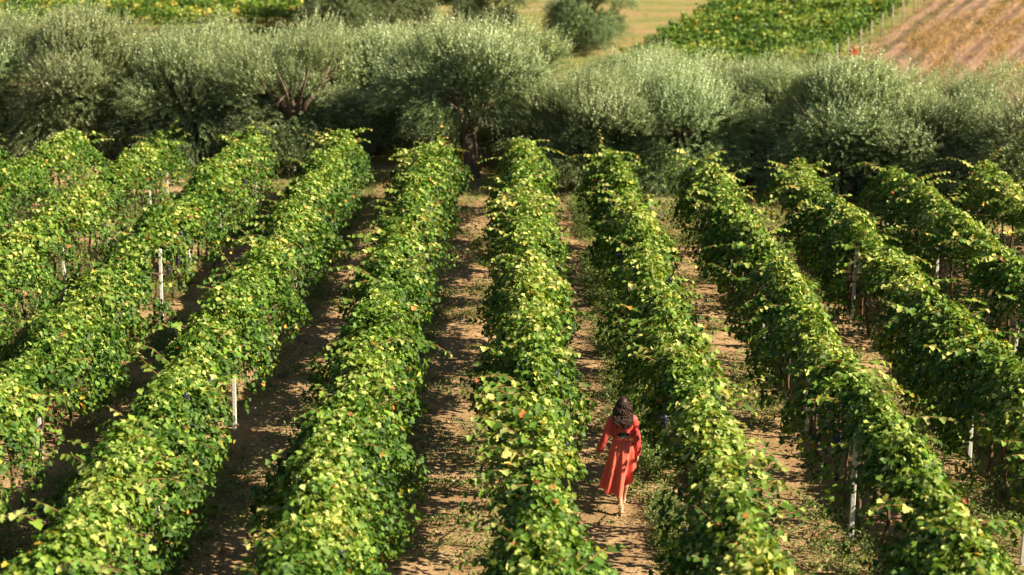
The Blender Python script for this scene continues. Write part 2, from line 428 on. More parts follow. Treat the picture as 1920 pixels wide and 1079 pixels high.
def ico(r, sub=1):
    bm = bmesh.new(); bmesh.ops.create_icosphere(bm, subdivisions=sub, radius=r)
    v = np.array([x.co[:] for x in bm.verts]); f = np.array([[y.index for y in x.verts] for x in bm.faces]); bm.free(); return v, f
def bunch_mesh():
    iv, jf = ico(.011, 1); ps = [tube([(0, 0, .03), (0, 0, .0), (0, 0, -.06), (0, 0, -.12), (0, 0, -.165)], [.004, .04, .034, .022, .012], 8)]; ps[0] = (ps[0][0], np.concatenate([ps[0][1][:, :3], ps[0][1][:, [0, 2, 3]]]))
    for i in range(70):
        t = rng.random(); rad = .044 * (1 - t) ** .6 + .006; an = rng.uniform(0, 6.28)
        c = np.array([rad * math.cos(an), rad * math.sin(an), -.17 * t]); ps.append((iv * rng.uniform(.85, 1.15) + c, jf))
    v, f = merge(ps); return raw_mesh('grape_bunch', v, f, M_GRAPE, None, True)
BUNCH = [bunch_mesh() for _ in range(3)]
def trunk_mesh():
    pts = [(0, 0, -.1)]; p = np.array([0, 0, 0.])
    for i in range(8):
        p = p + np.array([rng.normal(0, .022), rng.normal(0, .022), .13]); pts.append(tuple(p))
    parts = [tube(pts, np.linspace(.034, .020, 9) * rng.uniform(.85, 1.15, 9), 7)]
    for sg in (-1, 1):
        parts.append(tube([p, p + np.array([0.01, .18 * sg, .05]), p + np.array([0, .45 * sg, .06])], [.018, .014, .009], 6))
    v, f = merge(parts); return raw_mesh('trunk', v, f, M_STEM, None, True)
TRUNKS = [trunk_mesh() for _ in range(4)]

LONG = [(-1, (-2.8, 16, 1.3), (-.8, .3, .9), 1.5, 1.6), (1, (3.2, 16, 1.3), (.8, .3, .9), 1.5, 1.6),
        (0, (.8, 28.6, 1.4), (1, .1, .1), .95, .55), (0, (.6, 45.2, 1.75), (1, .3, .15), 1.3, .25), (1, (2.2, 44.2, 1.7), (-1, .3, .2), 1.0, .25),
        (1, (2.4, 44.3, 1.8), (-.1, 0, 1), .6, 0.0), (-1, (-2.0, 46.5, 1.7), (.1, 0, 1), .45, 0.0), (0, (-.1, 44.5, 1.6), (-1, .2, 0), .9, .5),
        (0, (.7, 18.1, 1.0), (1, -.2, 0), .7, .9),
        (-1, (-1.6, 27, 1.3), (1, 0, .1), .7, .8), (-3, (-7.0, 26.5, 1.6), (-1, .2, .3), 1.3, .5), (3, (7.4, 26.5, 1.6), (1, .2, .3), 1.4, .5),
        (1, (2.9, 28.5, 1.4), (1, 0, .1), .7, .9), (-3, (-6.7, 48.5, 1.7), (-.8, 0, .6), .8, .6), (4, (9.7, 40.5, 1.7), (.8, 0, .4), .8, .6),
        (5, (11.9, 39.5, 1.7), (.8, 0, .5), .8, .6)]

ORD = {1: 'first', 2: 'second', 3: 'third', 4: 'fourth', 5: 'fifth', 6: 'sixth', 7: 'seventh'}
def row_label(k):
    if k == 0: return 'leafy grapevine row in the middle, just left of the woman in red'
    if k == 1: return 'leafy grapevine row just right of the woman in red'
    if k > 1: return 'leafy grapevine row, %s row to the right of the woman in red' % ORD[k]
    return 'leafy grapevine row, %s row to the left of the middle row beside the woman' % ORD[-k]
rows = {}
for k in range(-6, 7):
    r = build_row(k); rows[k] = r
    tag(r, row_label(k), 'vine row', 'long rows of grapevines running toward the olive trees')

# ------------------------------------------------------------------ concrete posts
def post_mesh():
    w, h = .062, 1.55
    parts = []
    bm = bmesh.new()
    bmesh.ops.create_cube(bm, size=1)
    for v in bm.verts: v.co = Vector((v.co.x * w, v.co.y * w * .9, (v.co.z + .5) * (h + .3) - .3))
    bmesh.ops.bevel(bm, geom=bm.edges[:], offset=.008, segments=1, affect='EDGES')
    me = bpy.data.meshes.new('trellis_post'); bm.to_mesh(me); bm.free(); me.materials.append(M_POST); return me
def notch_mesh():
    bm = bmesh.new()
    for z in (.4, .75, 1.1, 1.4):
        g = bmesh.ops.create_cone(bm, cap_ends=True, segments=8, radius1=.006, radius2=.006, depth=.10)
        for v in g['verts']: v.co = Vector((v.co.z, v.co.x, v.co.y + z))
    me = bpy.data.meshes.new('wire_pin'); bm.to_mesh(me); bm.free(); me.materials.append(M_STEM); return me
PM, NM = post_mesh(), notch_mesh()
cnt = {}
near = {}
for (k, y, gap) in sorted(POSTS, key=lambda t: t[1]):
    if k not in rows: continue
    inner = -1 if k > 0 else 1
    cnt[k] = cnt.get(k, 0) + 1
    x = ROWX[k] + (inner * (.20 if abs(k) == 3 and y > 30 else .40 if abs(k) == 3 else .24) if gap else 0)
    o = link('trellis_post', PM, None, (x, y, float(gz(x, y)) * .6)); o.rotation_euler = (rng.uniform(-.02, .02), rng.uniform(-.025, .025), rng.uniform(-.1, .1))
    link('wire_pin', NM, o)
    if k == 0: w = 'the middle vine row'
    elif k > 0: w = 'the %s row right of the woman' % ORD[k]
    else: w = 'the %s row left of the middle row' % ORD[-k]
    tag(o, 'white concrete post in %s, %s from the front' % (w, ['first', 'second', 'third', 'fourth', 'fifth', 'sixth', 'seventh', 'eighth', 'ninth', 'tenth', 'eleventh', 'twelfth'][cnt[k] - 1]), 'post', 'white concrete posts in the vine rows')

# ------------------------------------------------------------------ weeds, clods, dry grass
def plants(P, nl, spread, height, size, mat, name, tmean, width=.45, up=.3):
    """small plants: nl leaves round every point"""
    n = len(P); idx = np.repeat(np.arange(n), nl); N_ = n * nl
    sc = rng.uniform(.5, 1.4, n)[idx]
    an = rng.uniform(0, 6.283, N_); rad = np.sqrt(rng.random(N_)) * spread * sc
    pos = P[idx].copy(); pos[:, 0] += np.cos(an) * rad; pos[:, 1] += np.sin(an) * rad
    hh = rng.random(N_) * height * sc * (1 - .5 * (rad / (spread * 1.4 + 1e-6)))
    pos[:, 2] = gz(pos[:, 0], pos[:, 1]) + hh + .005
    td = np.stack([np.cos(an), np.sin(an), up * np.ones(N_)], 1) + rng.normal(0, .4, (N_, 3))
    nr = np.array([0, 0, 1.]) + rng.normal(0, .4, (N_, 3))
    V, Fc = leaves(pos, td, nr, size * rng.uniform(.6, 1.3, N_), DIAM, DIAM_F, width)
    pt = rng.random(n)[idx]
    col = np.stack([np.clip(tmean + (pt - .5) * .4 + rng.normal(0, .12, N_), 0, 1), rng.random(N_), 0 * pt], 1)
    return V, Fc, rep(col, 4)
def scatter(n, fn, x0, x1, y0, y1):
    out = []
    while sum(map(len, out)) < n:
        x = rng.uniform(x0, x1, n * 3); y = rng.uniform(y0, y1, n * 3)
        k = rng.random(n * 3) < fn(x, y); out.append(np.stack([x[k], y[k], 0 * x[k]], 1))
    return np.concatenate(out)[:n]
RX = np.array(sorted(ROWX.values()))
def dist_row(x): return np.min(np.abs(x[:, None] - RX[None]), 1)
def weed_density(x, y):
    d = dist_row(x); pch = fbm(x * .9, y * .7, 21); mid = (x > -.9) & (x < .15)
    base = sstep(.38, .62, pch) * (.35 + .65 * sstep(1.05, .55, d)) + .05
    base = np.where((x > .5) & (x < 2.4), base * (.4 + 1.1 * sstep(1.3, 2.0, x)), base)
    return np.where((y + .45 * x) < 47.5, base, base * .8 + .15) * ((y + .45 * x) < 50)
P = scatter(30000, weed_density, -15, 16, 13, 54)
V1 = plants(P, 26, .15, .15, .048, M_WEED, 'w', .48, .5, .5)
P2 = scatter(2200, lambda x, y: ((x > 1.62) & (x < 2.3) & ~((y > 20) & (y < 24) & (x < 1.95))) * sstep(.35, .6, fbm(x * .5, y * .8, 77)) + .0, 1.5, 2.35, 14, 47)
V2 = plants(P2, 36, .13, .30, .042, M_WEED, 'w', .40, .5, .8)
V = np.concatenate([V1[0], V2[0]]); Fc = np.concatenate([V1[1], V2[1] + len(V1[0])]); cl = np.concatenate([V1[2], V2[2]])
tag(link('weeds', raw_mesh('weeds', V, Fc, M_WEED, cl)), 'low green weeds scattered on the brown soil between the vine rows', 'weeds', kind='stuff')

P = scatter(3600, lambda x, y: ((y + .45 * x) > 47) * ((y + .45 * x) < 60) * sstep(.35, .6, fbm(x * .7, y * .7, 8)) + .0, -18, 18, 38, 68)
V, Fc, cl = plants(P, 14, .10, .12, .11, M_DRY, 'd', .6, .12, 1.4)
tag(link('dry_grass', raw_mesh('dry_grass', V, Fc, M_DRY, cl)), 'dry straw coloured grass on the strip at the foot of the olive trees', 'grass', kind='stuff')
P = scatter(420, lambda x, y: ((y + .45 * x) > 51.5) * ((y + .45 * x) < 55.5) * sstep(.45, .62, fbm(x * .35, y * .35, 18)) + .0, -18, 18, 40, 64)
V, Fc, cl = plants(P, 46, .22, .75, .09, M_YEL, 'y', .45, .4, 1.0)
tag(link('yellow_wildflowers', raw_mesh('yellow_wildflowers', V, Fc, M_YEL, cl)), 'yellow flowering wild plants in the shade below the olive trees', 'wildflowers', kind='stuff')

iv, jf = ico(1, 1)
nclod = 5200
cp = scatter(nclod, lambda x, y: ((y + .45 * x) < 49) * (dist_row(x) > .35) * (.2 + .8 * sstep(.4, .6, fbm(x * 2, y * 2, 60))), -14, 15, 14, 50)
sz = rng.uniform(.008, .03, nclod) ** 1.0
cv = iv[None] * rng.uniform(.7, 1.3, (nclod, len(iv), 1)) * sz[:, None, None] * np.array([1, 1, .6])
cp[:, 2] = gz(cp[:, 0], cp[:, 1]) + .004
cv = (cv + cp[:, None, :]).reshape(-1, 3); cf = (jf[None] + (np.arange(nclod) * len(iv))[:, None, None]).reshape(-1, 3)
tag(link('soil_clods', raw_mesh('soil_clods', cv, cf, M_CLOD)), 'small brown clods of earth strewn on the soil between the rows', 'clods', kind='stuff')

fp = scatter(6500, lambda x, y: ((y + .45 * x) < 48) * (.15 + .85 * sstep(.9, .5, dist_row(x))) * sstep(.35, .6, fbm(x * 1.4, y * 1.1, 91)), -14, 15, 13, 49)
nf = len(fp); fp[:, 2] = gz(fp[:, 0], fp[:, 1]) + .012; an = rng.uniform(0, 6.28, nf)
V, Fc = leaves(fp, np.stack([np.cos(an), np.sin(an), rng.normal(0, .25, nf)], 1), np.array([0, 0, 1.]) + rng.normal(0, .3, (nf, 3)), rng.uniform(.04, .09, nf), GRAPE, GRAPE_F, 1, 1.6)
tag(link('fallen_leaves', raw_mesh('fallen_leaves', V, Fc, M_DRY, rep(np.stack([rng.random(nf), rng.random(nf), 0 * an], 1), len(GRAPE)))), 'dry brown vine leaves fallen on the soil along the rows', 'leaves', kind='stuff')

# fallen pruned branch sticking out of the row
b = ray(800, 604); parts = [tube([(-.35, 0, .30), (0, .02, .33), (.25, 0, .30), (.33, .01, .18), (.35, 0, .06)], [.010, .008, .007, .006, .004], 6)]
parts += [tube([(.20, 0, .30), (.24, .02, .22), (.23, .01, .12)], [.006, .005, .003], 5), tube([(.05, .02, .33), (.15, .06, .37), (.28, .05, .35)], [.006, .005, .003], 5)]
v, f = merge(parts); o = link('dry_branch', raw_mesh('dry_branch', v, f, M_CANE, None, True), None, (b[0], b[1], b[2]))
tag(o, 'reddish brown dry pruned branch sticking out over the middle path', 'branch')

# ------------------------------------------------------------------ olive trees
def olive_crown(hgt, rad, bottom, nshoot, seed, leafl=.078, perl=20, upness=1.0):
    r = np.random.default_rng(seed)
    # lobes: big rounded masses round the crown
    lob = []
    nl = 23
    for i in range(nl):
        an = i * 2.4 + r.uniform(-.3, .3); q = math.sqrt((i + .5) / nl)
        zc = bottom + (hgt - bottom) * ((r.uniform(.04, .24) if i % 2 else r.uniform(.36, .72)) if q > .45 else r.uniform(.5, .80))
        rr = rad * r.uniform(.24, .44)
        lob.append((math.cos(an) * q * (rad - rr * .7), math.sin(an) * q * (rad - rr * .7), min(zc, hgt - rr * .9), rr))
    if bottom < .8:
        for i in range(6):    # low inner masses that close the crown round the fork
            a = i * 1.047 + r.uniform(-.2, .2); lob.append((math.cos(a) * rad * .45, math.sin(a) * rad * .45, bottom + r.uniform(.6, 1.1), rad * .36))
        nl += 6
    lob = np.array(lob)
    li = r.integers(0, nl, nshoot); d = unit(r.normal(0, 1, (nshoot, 3))); d[:, 2] = np.where(d[:, 2] < -.35, -d[:, 2] * .5, d[:, 2])
    dep = 1 - .5 * r.random(nshoot) ** 1.6
    base = lob[li, :3] + unit(d) * lob[li, 3:4] * dep[:, None] * np.array([1, 1, .95])
    base[:, 2] = np.maximum(base[:, 2], bottom + .1 * r.random(nshoot))
    outw = unit(base - np.array([0, 0, bottom + (hgt - bottom) * .35]))
    hfrac = np.clip((base[:, 2] - bottom) / (hgt - bottom), 0, 1)
    sd = unit(outw * .9 + np.array([0, 0, 1.]) * (hfrac[:, None] ** 1.5 * 1.7 * upness - .2) + r.normal(0, .38, (nshoot, 3)))
    ln = r.uniform(.18, .5, nshoot) * (.8 + .7 * hfrac ** 3)
    # keep pockets open
    pk = fbm(base[:, 0] * 1.3 + base[:, 2] * .9, base[:, 1] * 1.3 - base[:, 2] * 1.2, seed, 2)
    keep = ~((pk > .56) & (r.random(nshoot) < .65))
    base, sd, ln, hfrac = base[keep], sd[keep], ln[keep], hfrac[keep]; n = len(base)
    t = np.tile(np.linspace(.05, 1, perl), n); ii = np.repeat(np.arange(n), perl)
    p = base[ii] + sd[ii] * (t * ln[ii])[:, None]
    p[:, 2] -= (t ** 2) * ln[ii] * .25 * (1 - hfrac[ii])
    side = unit(np.cross(sd[ii], r.normal(0, 1, (n * perl, 3))))
    td = sd[ii] * .75 + side * .9
    nr = np.cross(td, np.cross(sd[ii], side)) + r.normal(0, .3, (n * perl, 3))
    sz = leafl * (1.1 - .45 * t) * r.uniform(.8, 1.2, n * perl)
    V, Fc = leaves(p, td, nr, sz, DIAM, DIAM_F, .30, .5)
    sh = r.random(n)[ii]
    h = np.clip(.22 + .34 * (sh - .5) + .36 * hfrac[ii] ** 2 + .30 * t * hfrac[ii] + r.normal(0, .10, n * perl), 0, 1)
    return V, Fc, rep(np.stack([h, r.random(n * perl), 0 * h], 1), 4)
def olive_wood(hgt, rad, bottom, seed):
    r = np.random.default_rng(seed + 100)
    parts = []
    fork = bottom + .15
    lean = r.normal(0, .08, 2)
    tp = [np.array([0, 0, -.2]), np.array([0.02, 0, .05]), np.array([lean[0] * .4, lean[1] * .4, fork * .5]), np.array([lean[0], lean[1], fork])]
    parts.append(tube(tp, [.30, .23, .17, .16], 12))
    for i in range(5):    # flutes of the old trunk
        a = i * 1.26 + r.uniform(-.2, .2); o = np.array([math.cos(a), math.sin(a), 0]) * .11
        parts.append(tube([tp[0] + o * 1.9, tp[1] + o * 1.3, tp[2] + o * .8, tp[3] + o * .7], [.12, .085, .065, .06], 7))
    for i in range(8):
        a = i * 2.4 + r.uniform(-.4, .4); out = np.array([math.cos(a), math.sin(a), 0])
        q = r.uniform(.45, .85)
        p0 = tp[3]; p1 = p0 + out * rad * .28 * q + np.array([0, 0, (hgt - fork) * .25]); p2 = p0 + out * rad * .62 * q + np.array([0, 0, (hgt - fork) * .42]) + r.normal(0, .06, 3)
        p3 = p0 + out * rad * .85 * q + np.array([0, 0, (hgt - fork) * .60])
        parts.append(tube([p0, p1, p2, p3], [.09, .065, .04, .015], 7))
        for j in range(2):
            s = p1 + (p2 - p1) * r.random(); e = s + unit(r.normal(0, 1, 3) + out + np.array([0, 0, .5])) * r.uniform(.5, .9)
            parts.append(tube([s, (s + e) / 2 + r.normal(0, .04, 3), e], [.03, .02, .008], 5))
    return merge(parts)
VAR = []
for s in range(6):
    hgt, rad, bot = 3.75 + .25 * math.sin(s * 2.3), 2.2 + .2 * math.cos(s * 1.7), (1.4 if s == 4 else .15)
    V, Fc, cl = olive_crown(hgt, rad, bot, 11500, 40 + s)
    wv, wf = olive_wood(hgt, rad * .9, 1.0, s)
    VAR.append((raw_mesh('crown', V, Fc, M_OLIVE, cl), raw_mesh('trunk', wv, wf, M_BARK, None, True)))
def olive(x, y, sc, var, label, group, rz=None, zs=1.0, name='olive_tree'):
    o = empty(name, (x, y, float(gz(x, y)) - .02), rng.uniform(0, 6.28) if rz is None else rz)
    c, t = VAR[var % len(VAR)]
    link('trunk', t, o); link('crown', c, o)
    sc *= 1.1; o.scale = (sc, sc, sc * zs)
    tag(o, label, 'olive tree', group)
    return o
G1 = 'silvery olive trees in a line behind the vine rows'
def tree_at(px, py, dx=0): return ray(px, py)
FRONT = [  # px, py of the trunk foot, scale, height scale, label
    (-60, 292, 1.10, 1.05, 'broad silvery olive tree at the left edge behind the vines'),
    (150, 298, 1.10, 1.06, 'silvery olive tree left of the dark trunk at the left vine ends'),
    (362, 305, 1.10, 1.06, 'silvery olive tree whose dark trunk shows at the left vine ends'),
    (560, 315, 1.10, .97, 'tall silvery olive tree with yellow green leaves left of the shaded gap'),
    (885, 334, 1.10, .97, 'olive tree with a thick fluted grey trunk standing in the sunlit strip'),
    (1110, 352, .98, .93, 'silvery olive tree just right of the thick fluted trunk'),
    (1280, 352, 1.02, .90, 'pale olive tree with a bare grey branch, behind the vines right of the middle'),
    (1575, 368, 1.12, .90, 'wide olive tree with a short dark trunk at the right vine ends'),
    (1725, 380, .98, .90, 'yellowish olive tree next to the wide one at the right vine ends'),
    (1925, 400, 1.08, .88, 'dark olive tree at the right edge behind the vines'),
]
for i, (px, py, sc, zs, lb) in enumerate(FRONT):
    p = ray(px, py); olive(p[0], p[1], sc, i, lb, G1, None, zs * (.98 if px < 600 else 1 if px < 1200 else .93))
G2 = 'second line of olive trees, mostly hidden'
BACK = [(1490, 318, .95, 'shaded olive tree behind the left half of the wide one'), (1235, 300, .92, 'shaded olive tree behind the pale one that has a bare grey branch'), (530, 285, 1.0, 'shaded olive tree behind the tall one left of the shaded gap'), (790, 280, 1.05, 'olive tree in deep shade straight behind the gap left of the thick fluted trunk'), (-30, 265, 1.1, 'shaded olive tree showing behind the left edge of the front line'), (255, 272, 1.15, 'olive tree showing between the second and third crowns from the left'),
        (460, 275, 1.15, 'olive tree filling the gap left of the tall yellow green one'), (720, 290, 1.1, 'dark shaded olive tree behind the gap between the second vine row ends'),
        (1000, 305, 1.0, 'olive tree directly behind and right of the thick fluted trunk'), (1190, 310, .95, 'olive tree hidden behind the pale ones right of the middle'), (1410, 325, .95, 'dark shaded olive tree in the gap left of the wide one'),
        (1650, 335, .93, 'olive tree with a tuft rising above the wide one on the right'), (1830, 345, .93, 'dark olive tree between the last two crowns on the right')]
for i, (px, py, sc, lb) in enumerate(BACK):
    p = ray(px, py); olive(p[0], p[1], sc, i + 3, lb, G2, None, .86)

# ------------------------------------------------------------------ far hillside: trees, vines, posts
G3 = 'blurred olive trees on the far slope'
FAR = [(645, 74, 1.35, 1, 'grey green olive tree on the far slope above the left crowns'), (745, 58, 1.35, 2, 'darker olive tree with a visible trunk on the far slope'),
       (915, 74, 1.05, 3, 'small round olive bush on the far green meadow'), (1100, 92, 1.2, 3, 'largest olive tree on the far meadow left of the far vines'),
       (590, 8, 1.0, 5, 'olive tree in shade at the top edge, left of the far slope'), (855, 4, .8, 0, 'olive tree cut by the top edge above the round bush')]
for px, py, sc, v, lb in FAR:
    p = ray(px, py); o = olive(p[0], p[1], sc * 1.2, v, lb, G3, None, 1.05)

def far_row(a, b, dens, tmean, label, group, spots=0.0, h=1.9, w=.9):
    a = np.array(a); b = np.array(b); L = np.hypot(*(b - a)[:2]); n = int(L * dens); t = rng.random(n)
    dirv = (b - a)[:2] / L; nv = np.array([-dirv[1], dirv[0]])
    s = rng.normal(0, 1, n); hz = rng.beta(2.2, 1.3, n)
    off = np.clip(s, -1.8, 1.8) * w * .45 * (1.15 - .45 * hz) + .25 * (fbm(t * L * .8, hz * 2, a[1]) - .5)
    x = a[0] + (b[0] - a[0]) * t + nv[0] * off; y = a[1] + (b[1] - a[1]) * t + nv[1] * off
    z = gz(x, y) + .35 + hz * (h - .35) * (.85 + .35 * fbm(t * L * .7, 0 * t, a[0]))
    out = np.stack([nv[0] * off, nv[1] * off, .5 + 0 * off], 1)
    nr = unit(out) + np.array([0, 0, .5]) + rng.normal(0, .5, (n, 3)); td = unit(out) * .4 + np.array([0, 0, -.6]) + rng.normal(0, .5, (n, 3))
    V, Fc = leaves(np.stack([x, y, z], 1), td, nr, rng.uniform(.14, .26, n), DIAM, DIAM_F, 1.15)
    hue = np.clip(tmean + .8 * (fbm(x * .45, y * .45 + z * .6, 3) - .5) + rng.normal(0, .13, n), .03, .86)
    sp = fbm(x * .9 + 5, z * 1.3 + y * .4, 8); hue = np.where((rng.random(n) < .01 + spots * sstep(.58, .72, sp)), rng.uniform(.88, .95, n), hue)
    col = rep(np.stack([hue, rng.random(n), 0 * hue], 1), 4)
    root = empty('vine_row', (a[0], a[1], a[2])); link('foliage', raw_mesh('foliage', V - np.array(a), Fc, M_VINE, col), root)
    tag(root, label, 'vine row', group)
    return root
WP = None
def wood_post():
    V, Fc = tube([(0, 0, -.3), (0.01, 0, .9), (0, .01, 1.75)], [.055, .05, .048], 8)
    return raw_mesh('wooden_post', V, Fc, M_WOOD, None, True)
WP = wood_post()
# right block: rows end at the fence line
ends = [ray(1592 + (1742 - 1592) * t, 112 - 112 * t) for t in np.linspace(-.28, 1.35, 13)]
nth = ['nearest', 'second', 'third', 'fourth', 'fifth', 'sixth', 'seventh', 'eighth', 'ninth', 'tenth', 'eleventh', 'twelfth', 'farthest']
A1 = ray(1240, 95); A2 = ray(1400, 0)
for i, e in enumerate(ends):
    yb = e[1] - 1.5
    t = (yb - A1[1]) / (A2[1] - A1[1]); xb = A1[0] + (A2[0] - A1[0]) * t
    far_row((xb, yb, float(gz(xb, yb))), (e[0] - .5, e[1], e[2]), 260, .52, 'far green vine row on the slope, %s from the olive trees' % nth[i], 'far vine rows ending at the brown field', .25, 1.9, .9)
    x, y = e[0], e[1]
    o = link('wooden_post', WP, None, (x, y, float(gz(x, y)))); o.rotation_euler = (rng.uniform(-.05, .05), rng.uniform(-.08, .08), 0)
    tag(o, 'grey wooden end post beside the brown field, %s from the olive trees' % nth[i], 'post', 'end posts along the brown field')
# two bare posts inside the far vines
for i, (px, py, lb) in enumerate([(1474, 42, 'pale post in the shaded gap inside the far vines, left one'), (1492, 30, 'pale post in the shaded gap inside the far vines, right one')]):
    p = ray(px, py); o = link('wooden_post', WP, None, p); tag(o, lb, 'post', 'posts inside the far vines')
# red crate by the end posts
p = ray(1591, 108)
root = empty('red_crate', (p[0] + .1, p[1] - .5, p[2] + .02), .4)
M_RED = solid('red_plastic', (.62, .04, .03), .5, .1, 4, .05)
bm = bmesh.new()
def bxx(bm, x0, x1, y0, y1, z0, z1):
    g = bmesh.ops.create_cube(bm, size=1)
    for v in g['verts']: v.co = Vector((x0 + (v.co.x + .5) * (x1 - x0), y0 + (v.co.y + .5) * (y1 - y0), z0 + (v.co.z + .5) * (z1 - z0)))
for z in (.02, .18, .34): 
    bxx(bm, -.3, .3, -.2, -.18, z, z + .10); bxx(bm, -.3, .3, .18, .2, z, z + .10); bxx(bm, -.3, -.28, -.178, .178, z, z + .10); bxx(bm, .28, .3, -.178, .178, z, z + .10)
bxx(bm, -.27, .27, -.17, .17, .03, .05)
me = bpy.data.meshes.new('slatted_side'); bm.to_mesh(me); bm.free(); me.materials.append(M_RED); link('slatted_side', me, root)
bm = bmesh.new()
for sx in (-1, 1):
    for sy in (-1, 1): bxx(bm, sx * .315 - .02, sx * .315 + .02, sy * .215 - .02, sy * .215 + .02, 0, .46)
me = bpy.data.meshes.new('corner_frame'); bm.to_mesh(me); bm.free(); me.materials.append(M_RED); link('corner_frame', me, root)
root.rotation_euler = (0.35, .5, .4); root.scale = (1.1, 1.1, 1.5)
tag(root, 'small bright red harvest crate leaning by an end post of the far vines', 'crate')
# left block at the top edge
for i in range(6):
    a = ray(-150, 62 - i * 16); b2 = ray(575 - i * 4, 62 - i * 16)
    far_row(a, b2, 230, .48, 'yellowing vine row along the top edge at left, %s one' % nth[i], 'far yellowing vine rows at the top left', .75, 2.0, 1.3)
# tufts on the brown field and the far meadow
def field_d(x, y):
    s = -((FB[0] - FA[0]) * (y - FA[1]) - (FB[1] - FA[1]) * (x - FA[0])) / fl
    q = math.atan2(FB[1] - FA[1], FB[0] - FA[0]); st = fbm((x * math.sin(q) - y * math.cos(q)) * .9, (x * math.cos(q) + y * math.sin(q)) * .16, 33)
    return sstep(.2, 1, s) * sstep(.38, .62, st)
P = scatter(11000, field_d, 14, 62, 95, 190)
V, Fc, cl = plants(P, 9, .30, .30, .24, M_DRY, 'f', .62, .16, 1.2)
tag(link('stubble', raw_mesh('stubble', V, Fc, M_DRY, cl)), 'orange and tan dry grass tufts in streaks over the brown hillside field', 'dry grass', kind='stuff')
def meadow_d(x, y):
    s = -((FB[0] - FA[0]) * (y - FA[1]) - (FB[1] - FA[1]) * (x - FA[0])) / fl
    return (s < -14) * sstep(.45, .6, fbm(x * .12, y * .35, 12)) * .9 + .03 * (s < -14)
P = scatter(4200, lambda x, y: field_d(x + 7.3, y + 3.1) ** 2, 14, 62, 95, 190)
V, Fc, cl = plants(P, 9, .28, .22, .20, M_WEED, 'g', .35, .2, 1.0)
tag(link('field_weeds', raw_mesh('field_weeds', V, Fc, M_WEED, cl)), 'green weeds among the dry tufts of the brown hillside field', 'weeds', kind='stuff')
P = scatter(2600, meadow_d, -30, 25, 85, 175)
V, Fc, cl = plants(P, 9, .35, .16, .20, M_WEED, 'm', .55, .2, 1.0)
tag(link('meadow_grass', raw_mesh('meadow_grass', V, Fc, M_WEED, cl)), 'short green grass in patches on the far tan meadow', 'grass', kind='stuff')

